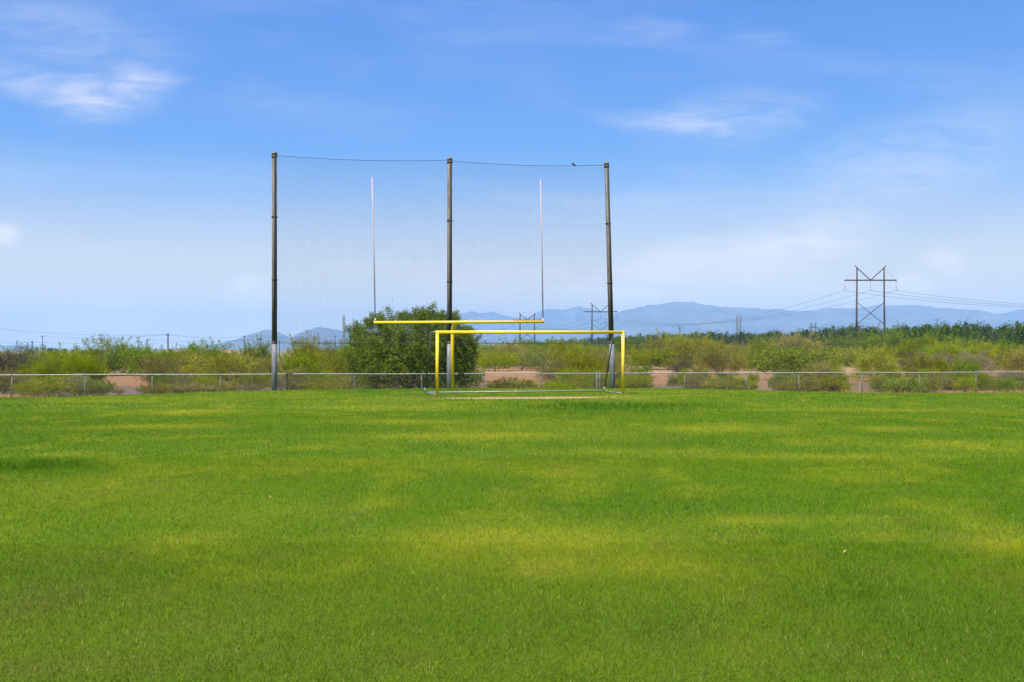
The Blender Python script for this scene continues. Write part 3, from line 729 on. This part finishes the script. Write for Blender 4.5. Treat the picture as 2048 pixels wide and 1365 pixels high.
# ------------------------------------------------------------------ chain link fence
RAILZ = .605
def fpt(px):
    u = U(px); yv = FY0 / (1 - FM * u); return u * yv, yv
fence = thing('chain_link_fence', 'long low galvanised chain link fence along the far side of the field', 'fence', (0, FY0, 0))
fa = math.atan(FM)
def L(x, y, z): return (x, y - FY0, z)                             # into the fence's own space
xa, ya = fpt(-260); xb, yb = fpt(2310)
m = MB(); pts = [L(*[(xa + (xb - xa) * k / 24)] * 1, ya + (yb - ya) * k / 24, RAILZ + .008 * math.sin(k * 1.9)) for k in range(25)]
m.tube(pts, .024, 8); m.build('top_rail', M['rail'], fence)
posts = [-250, -115, 24, 170, 304.5, 440.6, 575, 708, 843, 969, 1083, 1369, 1492, 1597, 1724, 1839, 1952, 2066, 2180]
for p in posts:
    x, y = fpt(p); lean = .05 if p == 1597 else rt.uniform(-.008, .008)
    m = MB(); m.tube([L(x + lean, y + .0, -.75), L(x, y, RAILZ - .03)], .026, 8); po = m.build('post', M['fence_post'], fence)
    m = MB(); m.tube([L(x, y, RAILZ - .05), L(x, y, RAILZ + .012), L(x, y, RAILZ + .034)], [.034, .034, .014], 8); m.build('post_cap', M['fence_post'], po)
for p, r in ((1193.5, .040), (1199.5, .030)):
    x, y = fpt(p); m = MB(); m.tube([L(x, y, -.75), L(x, y, RAILZ + .05)], r, 10); po = m.build('terminal_post', M['fence_post'], fence)
    m = MB(); m.tube([L(x, y, RAILZ + .05), L(x, y, RAILZ + .075), L(x, y, RAILZ + .095)], [r * 1.2, r * 1.1, r * .4], 10); m.build('post_cap', M['fence_post'], po)
dvec = Vector((xb - xa, yb - ya, 0)); FL = dvec.length; dvec.normalize(); nrm = Vector((-dvec.y, dvec.x, 0))
m = MB(); zb, zt = -.62, RAILZ - .02; Hm = zt - zb; stp = .072
for sgn, off in ((1, -.029), (-1, -.033)):
    k = -Hm
    while k < FL + Hm:
        s0, s1 = (k, k + Hm) if sgn > 0 else (k + Hm, k); z0_, z1_ = zb, zt
        if 0 < min(s0, s1) and max(s0, s1) < FL:
            a = Vector((xa, ya, 0)) + dvec * s0 + nrm * off; c = Vector((xa, ya, 0)) + dvec * s1 + nrm * off
            m.tube([L(a.x, a.y, zb), L(c.x, c.y, zt)], .0017, 3, cap=False)
        k += stp
wm = m.build('wire_mesh', M['mesh_wire'], fence); wm['kind'] = 'stuff'
m = MB(); m.tube([L(xa, ya, -.55), L(xb, yb, -.55)], .004, 4); m.build('tension_wire', M['galv'], fence)

# ------------------------------------------------------------------ ball stop net between three tall poles
def npt(px):
    u = U(px); yv = (FY0 - .75) / (1 - FM * u); return u * yv, yv
net = thing('ball_stop_net', 'tall dark ball stop net on three weathered steel poles behind the goals', 'net barrier', (X(900, 47.2), 47.2, 0))
nb = net.location.copy()
def Nn(p): return (p[0] - nb.x, p[1] - nb.y, p[2])
tops = [(549, 549, 305), (899, 899.5, 316), (1226, 1213, 325)]       # base px, top px, top row
PT = []
for b, tpx, ty in tops:
    x, y = npt(b); xt = X(tpx, y); zt = Z(ty, y); zs = Z(686, y)
    def at(z, x=x, y=y, xt=xt, zt=zt): f = (z + .5) / (zt + .5); return Vector((x + (xt - x) * f, y, z))
    PT.append((at, zt, zs, x, y))
    m = MB(); m.tube([Nn(at(-.7)), Nn(at(zs * .5)), Nn(at(zs + .05))], [.132, .128, .124], 20); po = m.build('pole', M['pole_low'], net); po['label'] = 'pale galvanised lower part of the pole'
    m = MB(); m.tube([Nn(at(zs + .05)), Nn(at(zt * .5)), Nn(at(zt - .10))], [.1235, .118, .112], 20); up = m.build('pole', M['pole_high'], net); up['label'] = 'dark weathered upper part of the pole'
    m = MB(); m.tube([Nn(at(zt - .12)), Nn(at(zt - .03)), Nn(at(zt + .02)), Nn(at(zt + .05))], [.128, .128, .10, .03], 20); m.build('pole_cap', M['pole_low'], up)
    m = MB(); 
    for sx in (.035,):
        m.box(Nn(at((zs + zt) / 2 - .1) + Vector((sx, -.123, 0))), (.034, .022, (zt - zs) / 2 - .18))
    R_ = None
    st = m.build('net_strip', M['strip'], up)
    if abs(xt - x) > .05:
        for v in st.data.vertices:
            zc = v.co.z; p = at(zc); v.co.x += (p.x - at((zs + zt) / 2 - .1).x)
    for zz in (zs, zs + (zt - zs) * .33, zs + (zt - zs) * .66, zt - .22):
        m = MB(); c = at(zz); m.tube([Nn(c + Vector((0, 0, -.03))), Nn(c + Vector((0, 0, .03)))], .136, 20); m.build('band', M['strip'], up)
def cable_pt(A, B, f, za, zb, sag, dy):
    a = A(za); b = B(zb); p = a.lerp(b, f); p.z -= sag * 4 * f * (1 - f); p.y += dy; return p
tz = [(Z(312, PT[0][4]), Z(321.5, PT[1][4]), .12), (Z(322.5, PT[1][4]), Z(331, PT[2][4]), .13)]
for bay in range(2):
    A, B = PT[bay], PT[bay + 1]; za, zb, sag = tz[bay]; dyf = -.10
    top = lambda f: cable_pt(A[0], B[0], f, za, zb, sag, dyf)
    bot = lambda f: cable_pt(A[0], B[0], f, A[2], B[2], .03, dyf)
    m = MB(); m.tube([Nn(top(k / 20)) for k in range(21)], .011, 6); m.build('top_cable', M['cable'], net)
    m = MB(); m.tube([Nn(bot(k / 20)) for k in range(21)], .014, 6); m.build('bottom_cable', M['cable'], net)
    def surf(f, g):
        p = bot(f).lerp(top(f), g); bw = math.sin(math.pi * f) * math.sin(math.pi * g)
        p.y += .22 * bw + .03 * math.sin(9 * f + 4 * g); p.x += .02 * math.sin(7 * g + 3 * f); p.z += .02 * math.sin(11 * f + 2 * g); return p
    W = (B[0](3) - A[0](3)).length; Hh = za - A[2]; nvx, nvz = int(W / .10), int(Hh / .10)
    m = MB(); r = .0020
    f0, f1 = .12 / W, 1 - .12 / W
    for i in range(nvx + 1):
        f = f0 + (f1 - f0) * i / nvx; m.tube([Nn(surf(f, g / 10)) for g in range(11)], r, 3, cap=False)
    for j in range(1, nvz):
        gg = j / nvz; m.tube([Nn(surf(f0 + (f1 - f0) * f / 12, gg)) for f in range(13)], r, 3, cap=False)
    o = m.build('net_panel', M['net'], net); o['kind'] = 'stuff'
# bird on the top cable of the right bay
f = (X(1145, 47.7) - PT[1][3]) / (X(1213, 47.7) - PT[1][3]); bpnt = cable_pt(PT[1][0], PT[2][0], f, tz[1][0], tz[1][1], tz[1][2], -.10)
m = MB(); m.tube([(-.085, 0, .10), (-.06, 0, .115), (-.03, 0, .115), (0, 0, .085), (.05, 0, .055), (.085, 0, .035), (.15, 0, .005), (.17, 0, -.002)], [.004, .022, .030, .046, .044, .026, .014, .010], 10)
m.tube([(-.0, -.012, .04), (-.0, -.012, .008)], .004, 5); m.tube([(0, .012, .04), (0, .012, .008)], .004, 5)
o = m.build('bird', M['bird'], None, loc=bpnt); tag(o, 'small dark bird perched on the top cable of the right net bay', 'bird')

# ------------------------------------------------------------------ football goal post
DB = 41.6
fg = thing('football_goal_post', 'yellow gooseneck football goal post with two tall pale uprights', 'goal post', (X(905, 43.4), 43.4, 0))
fb = fg.location.copy()
def Fn(p): return (p[0] - fb.x, p[1] - fb.y, p[2])
cz = Z(645, DB); cxm = X(918, DB)
m = MB(); post = [(fb.x, 43.4, -.4), (fb.x, 43.4, cz - .52)]
tgt = Vector((X(930, DB), DB + .02, cz - .0)); r0 = .52; hd = Vector((tgt.x - fb.x, tgt.y - 43.4, 0)); hl = hd.length; hd.normalize()
for k in range(1, 9):
    a = math.pi / 2 * k / 8; post.append((fb.x + hd.x * r0 * (1 - math.cos(a)), 43.4 + hd.y * r0 * (1 - math.cos(a)), cz - r0 + r0 * math.sin(a)))
post.append((tgt.x, tgt.y, cz))
m.tube([Fn(p) for p in post], .077, 20); m.build('gooseneck_post', M['yellow'], fg)
m = MB(); m.tube([Fn((X(747.5, DB), DB, cz - .01)), Fn((X(1088.5, DB), DB, cz + .02))], .058, 20); m.build('crossbar', M['yellow'], fg)
for (bx, by, tx, ty) in ((750.5, 640, 744, 355), (1086, 640, 1081, 360)):
    m = MB(); m.tube([Fn((X(bx, DB), DB, cz)), Fn(((X(bx, DB) + X(tx, DB)) / 2 + .01, DB, (cz + Z(ty, DB)) / 2)), Fn((X(tx, DB), DB, Z(ty, DB)))], .0235, 12); u_ = m.build('upright', M['white_upright'], fg)
    m = MB(); m.tube([Fn((X(bx, DB), DB, cz - .02)), Fn((X(bx, DB), DB, cz + .16))], .040, 12); m.build('upright_socket', M['white_upright'], u_)

# ------------------------------------------------------------------ soccer goal
sg = thing('soccer_goal', 'yellow soccer goal frame without net, grey stays behind, on the grass', 'soccer goal', (-2.82, 37.4, 0))
sb = sg.location.copy()
def Sn(p): return (p[0] - sb.x, p[1] - sb.y, p[2])
A = Vector((X(874.5, 37.4), 37.4, 0)); B = Vector((X(1246, 38.6), 38.6, 0)); za, zb_ = Z(665, 37.4), Z(665, 38.6)
ga, gb = -.03, .03
gl = lambda v, z: (v.x, v.y, z)
for v, zt, zg in ((A, za, ga), (B, zb_, gb)):
    m = MB(); m.tube([Sn(gl(v, zg)), Sn(gl(v, zt + .058))], .060, 20); m.build('goal_post', M['yellow'], sg)
dv = (B - A).normalized()
m = MB(); a_ = A - dv * .058; b_ = B + dv * .058
m.tube([Sn(gl(a_, za + .0015)), Sn(gl(b_, zb_ + .0015))], .0605, 20); m.build('crossbar', M['yellow'], sg)
RA = Vector((-3.50, 40.0, 0)); RB = Vector((3.81, 41.2, 0)); zr = .035
m = MB(); m.tube([Sn(gl(RA, zr)), Sn(gl(RB, zr + .02))], .030, 10); m.build('ground_bar', M['galv'], sg)
for v, w, zt in ((A, RA, za), (B, RB, zb_)):
    m = MB(); m.tube([Sn(gl(v, zr + .02)), Sn(gl(w, zr))], .022, 10); m.build('side_bar', M['galv'], sg)
    q = v.lerp(w, .48); m = MB(); m.tube([Sn(gl(v, zt + .02)), Sn(gl(q, zt + .02))], .024, 10); m.build('top_arm', M['galv'], sg)
    lo = Vector(gl(w, zr)); hi = Vector(gl(q, zt + .02)); md = lo.lerp(hi, .08)
    m = MB(); m.tube([Sn(md), Sn(hi)], .027, 10); sy = m.build('stay', M['stay'], sg)
    m = MB(); m.tube([Sn(lo), Sn(md)], .032, 10); m.build('stay_foot', M['white_end'], sy)
c_ = RA.lerp(RB, .502); m = MB(); m.tube([Sn((c_.x - .03, c_.y, .05)), Sn((c_.x + .03, c_.y, .05))], .040, 10); m.build('joint_collar', M['white_end'], sg)

# ------------------------------------------------------------------ power line
def hframe(label, px, d, sp_, arm, top_y, arm_y, group, rz=0.0, full=True, base=GZ):
    x = X(px, d); o = thing('power_tower', label, 'power tower', (x, d, base), rz, group)
    hs = sp_ / 2 / F * d; ha = arm / 2 / F * d; zt = Z(top_y, d) - base; zm = Z(arm_y, d) - base; k = d / 295.0
    tk = .30 * max(1, .75 * k)
    for s in (-1, 1): part('pole', M['corten'], o, [(s * hs * 1.05, 0, -.5), (s * hs, 0, zt)], [tk * 1.15, tk * .72], 8)
    m = MB(); m.box((0, -tk * .2, zm), (ha, tk * .55, tk * .6)); m.build('crossarm', M['corten'], o, False)
    for s in (-1, 1):
        part('peak_brace', M['corten'], o, [(0, 0, zm), (s * hs * 1.0, 0, zt - .2), (s * hs * 1.16, 0, zt + .55)], tk * .45, 6)
        part('guy_rod', M['insul'], o, [(s * hs * 1.08, 0, zt), (s * ha * .97, 0, zm)], .035 * k, 5)
    drop = 2.9; wz = zm - drop * 1.05
    ins = []
    for s in (-.985, 0, .985):
        m = MB(); m.tube([(s * ha, 0, zm - .2), (s * ha, 0, wz + .5)], .07 * max(1, k * .8), 6)
        m.tube([(s * ha - .45, 0, wz), (s * ha, 0, wz + .55), (s * ha + .45, 0, wz)], .08 * max(1, k * .7), 5); m.build('insulator_string', M['insul'], o)
        ins.append(o.location + Vector((s * ha, 0, wz)))
    if full:
        zA, zB, zC, zD = zm - .285 * zm, .43 * zm, .39 * zm, .06 * zm
        for s in (-1, 1):
            part('cross_brace', M['corten'], o, [(s * hs, 0, zA), (-s * hs * 1.03, 0, zB)], tk * .34, 6)
            part('cross_brace', M['corten'], o, [(s * hs * 1.03, 0, zC), (-s * hs * 1.04, 0, zD)], tk * .34, 6)
    return o, ins
PG = 'H frame power towers of the main line'
t1, i1 = hframe('nearest tall H frame power tower rising above the trees at right', 1741, 295, 54, 104, 535, 561, PG)
t2, i2 = hframe('H frame power tower partly hidden by the right net pole', 1201, 457, 33.5, 67, 609, 624, PG)
t3, i3 = hframe('H frame power tower seen through the net above the goal', 1054.5, 569, 28.5, 57, 628, 641, PG)
t4, i4 = hframe('tiny far H frame power tower left of the nearest tower', 1626.5, 1500, 9.5, 19, 646.5, 656, PG, full=False)
def wire(p, q, sag, label, r=.03, group='conductors of the main power line', n=28):
    m = MB(); m.tube([(p.lerp(q, k / n) - Vector((0, 0, sag * 4 * (k / n) * (1 - k / n)))) - p for k in range(n + 1)], r, 4)
    o = m.build('power_cable', M['wire'], None, loc=p); return tag(o, label, 'cable', group)
WN = ('left', 'middle', 'right')
for k in range(3):
    wire(i2[k], i1[k], 6.6 - .5 * k, f'{WN[k]} sagging conductor between the nearest tower and the one by the net pole', .03)
    wire(i3[k], i2[k], 3.6, f'{WN[k]} conductor between the two towers seen through the net', .05)
    nx_ = Vector((106 + 65 * 1.35 + (k - 1) * 5, 295 - 162 * 1.35, i1[k].z - .5))
    wire(i1[k], nx_, 9.5, f'{WN[k]} conductor leaving the nearest tower towards the right edge', .03)
    dv_ = (i3[k] - i2[k]).normalized()
    wire(i3[k], i3[k] + dv_ * 330 + Vector((0, 0, -4.0)), 7.0, f'{WN[k]} conductor leaving the far tower to the left behind the net', .06)

def lattice(name, label, px, d, w_top, w_bot, top_y, mt, waist=None, head=False):
    x = X(px, d); o = thing(name, label, 'lattice tower', (x, d, GZ)); H_ = Z(top_y, d) - GZ; wt_ = w_top / 2 / F * d; wb = w_bot / 2 / F * d
    r = .085 * d / 600.0
    def wd(z): 
        f = z / H_
        if waist: return wb + (waist / 2 / F * d - wb) * min(f / .62, 1) if f < .62 else waist / 2 / F * d + (wt_ - waist / 2 / F * d) * (f - .62) / .38
        return wb + (wt_ - wb) * f
    nseg = 9; zs = [H_ * k / nseg for k in range(nseg + 1)]
    for sx in (-1, 1):
        for sy in (-1, 1): part('leg', mt, o, [(sx * wd(z), sy * wd(z), z) for z in zs], r * 1.3, 4)
    for face in range(4):
        m = MB()
        for k in range(nseg):
            a, b = wd(zs[k]), wd(zs[k + 1])
            for s in (-1, 1):
                p = (s * a, -a, zs[k]); q = (-s * b, -b, zs[k + 1])
                rot = lambda v: ((v[0], v[1], v[2]), (-v[1], v[0], v[2]), (-v[0], -v[1], v[2]), (v[1], -v[0], v[2]))[face]
                m.tube([rot(p), rot(q)], r * .75, 4, cap=False)
            m.tube([((-b, -b, zs[k + 1]), (b, -b, zs[k + 1]), (b, b, zs[k + 1]), (-b, b, zs[k + 1]))[face], ((b, -b, zs[k + 1]), (b, b, zs[k + 1]), (-b, b, zs[k + 1]), (-b, -b, zs[k + 1]))[face]], r * .75, 4, cap=False)
        m.build('bracing', mt, o)
    return o, H_
lt_, H_ = lattice('lattice_tower', 'pale steel lattice tower above the orchard in the middle of the right range', 1477.5, 640, 9.5, 15, 630, M['lattice'], waist=7)
for zf in (.52, .60):
    part('arm', M['lattice'], lt_, [(-6.2 / F * 640 - .2, 0, H_ * zf), (6.2 / F * 640 + .2, 0, H_ * zf)], .13, 5)
lt2, H2 = lattice('radio_mast', 'slender grey lattice mast seen through the left net bay', 688, 420, 3.6, 5.0, 634, M['lattice'])
part('antenna', M['lattice'], lt2, [(0, 0, H2 - .1), (0, 0, H2 + 1.4)], .16, 6)
for zf, s in ((.985, 1), (.94, -1), (.86, 1), (.74, -1)):
    m = MB(); m.box((s * .55, -.5, H2 * zf), (.16, .10, .5)); m.build('antenna_panel', M['insul'], lt2, False)

# utility poles on the left horizon
UP = [(64.5, 682, 2.4, 270, 'short dark utility pole in front of the low blue hill'), (85, 671, 1.5, 330, 'tall thin pole right of the low blue hill'), (277.5, 681, 1.7, 300, 'left one of two thin poles beside the big left mesquite'),
      (294.5, 678, 1.9, 290, 'right one of two thin poles beside the big left mesquite'), (336, 667, 3.0, 240, 'thick dark utility pole standing alone on the left'), (488.5, 671, 1.4, 340, 'thin pole in front of the left edge of the rocky hills'),
      (520.5, 676, 2.0, 280, 'dark pole just left of the first net pole'), (559, 681, 1.6, 320, 'dark pole just right of the first net pole'), (670.5, 671, 1.3, 350, 'thin pole left of the lattice mast'), (708, 658, 1.4, 350, 'thin pole at the left edge of the round bush'),
      (971, 680, 1.2, 420, 'short thin pole seen under the goal crossbar at left'), (1012, 674, 1.2, 430, 'taller thin pole seen under the goal crossbar')]
UT = {}
for (px_, ty, w, d, lab) in UP:
    o = thing('utility_pole', lab, 'utility pole', (X(px_, d), d, GZ), 0, 'utility poles along the horizon'); h = Z(ty, d) - GZ; r = w / 2 / F * d
    part('pole', M['wood_pole'], o, [(0, 0, -.4), (0, 0, h)], [r * 1.1, r * .85], 8)
    m = MB(); m.box((0, -r, h - .45), (.55, .06, .06)); m.build('crossarm', M['wood_pole'], o, False)
    UT[px_] = Vector((X(px_, d), d, GZ + h - .3))
UL = [(64.5, 277.5, 0.5), (85, 336, .8), (277.5, 294.5, .05), (336, 488.5, .7), (294.5, 520.5, .6), (488.5, 670.5, .5), (520.5, 559, .1), (559, 708, .3), (670.5, 971, .6), (971, 1012, .1)]
for a, b, sg_ in UL:
    o = wire(UT[a], UT[b], sg_, '', .022, 'thin wires between the horizon poles')
    o['label'] = 'thin wire strung between the low utility poles on the horizon'
o = wire(Vector((X(-60, 300), 300, Z(650, 300))), UT[336], 1.2, 'thin wire running from the left edge down to the thick utility pole', .022, 'thin wires between the horizon poles')
o = wire(Vector((X(-60, 300), 300, Z(686, 300))), UT[64.5], .2, 'thin wire from the left edge to the short dark utility pole', .022, 'thin wires between the horizon poles')

# small green shelter among the bushes
d = 126.0; kx = X(1672, d); kz = GZ
ks = thing('green_shelter', 'small dark green metal shelter with flat roof among the bushes at right', 'shelter', (kx, d, kz))
zt = Z(722.5, d) - kz; w2 = 6.6 / F * d
m = MB(); m.box((-.02, 0, zt - .04), (w2 * 1.12, .45, .045)); m.build('roof', M['kiosk'], ks, False)
for sx in (-.55, 1): part('post', M['kiosk'], ks, [(sx * w2 * .92, 0, -.1), (sx * w2 * .92, 0, zt - .08)], .045, 8)
m = MB(); m.box((.05, .05, zt * .62), (w2 * .55, .12, zt * .16)); m.build('panel', M['kiosk_pale'], ks, False)
m = MB(); m.box((.1, .0, zt * .30), (w2 * .75, .25, .05)); m.build('shelf', M['kiosk'], ks, False)

# a few fallen dry leaves on the lawn
for (px_, py_) in ((687, 1126), (495, 1213), (482, 1000), (540, 1002), (190, 878), (1690, 1112)):
    x, y = G(px_, py_); m = MB(); a = rt.random() * 6.28; l, w = rt.uniform(.018, .03), rt.uniform(.007, .011)
    ca, sa = math.cos(a), math.sin(a); q = lambda u_, v_, z_: (u_ * ca - v_ * sa, u_ * sa + v_ * ca, z_)
    m.quad(q(-l, 0, .0), q(-.2 * l, -w, .014), q(l, 0, .02), q(0, w, .012)); m.quad(q(-l, 0, -.001), q(0, w, .011), q(l, 0, .019), q(-.2 * l, -w, .013))
    o = m.build('fallen_leaf', M['dry_leaf'], None, False, loc=(x, y, float(lawn_z(np.array([x]), np.array([y]))[0]) + .022))
    tag(o, 'small dry brown fallen leaf lying on the lawn', 'leaf', 'dry leaves lying on the lawn')

# ------------------------------------------------------------------ haze: the air between here and the mountains
m = MB(); m.box((0, 4900, (-3 + 450) / 2), (7600, 6800, (450 + 3) / 2))
hm = bpy.data.materials.new('thin_haze'); hm.use_nodes = True; nt = hm.node_tree; nt.nodes.clear()
pv = nt.nodes.new('ShaderNodeVolumePrincipled'); pv.inputs['Color'].default_value = (.36, .62, 1.0, 1); pv.inputs['Density'].default_value = 1.4e-4; pv.inputs['Anisotropy'].default_value = 0.0
oo = nt.nodes.new('ShaderNodeOutputMaterial'); nt.links.new(pv.outputs[0], oo.inputs['Volume'])
hz = m.build('haze', hm, None, False); tag(hz, 'thin bluish haze in the air over the plain', 'haze', kind='stuff')
hz.display_type = 'WIRE'
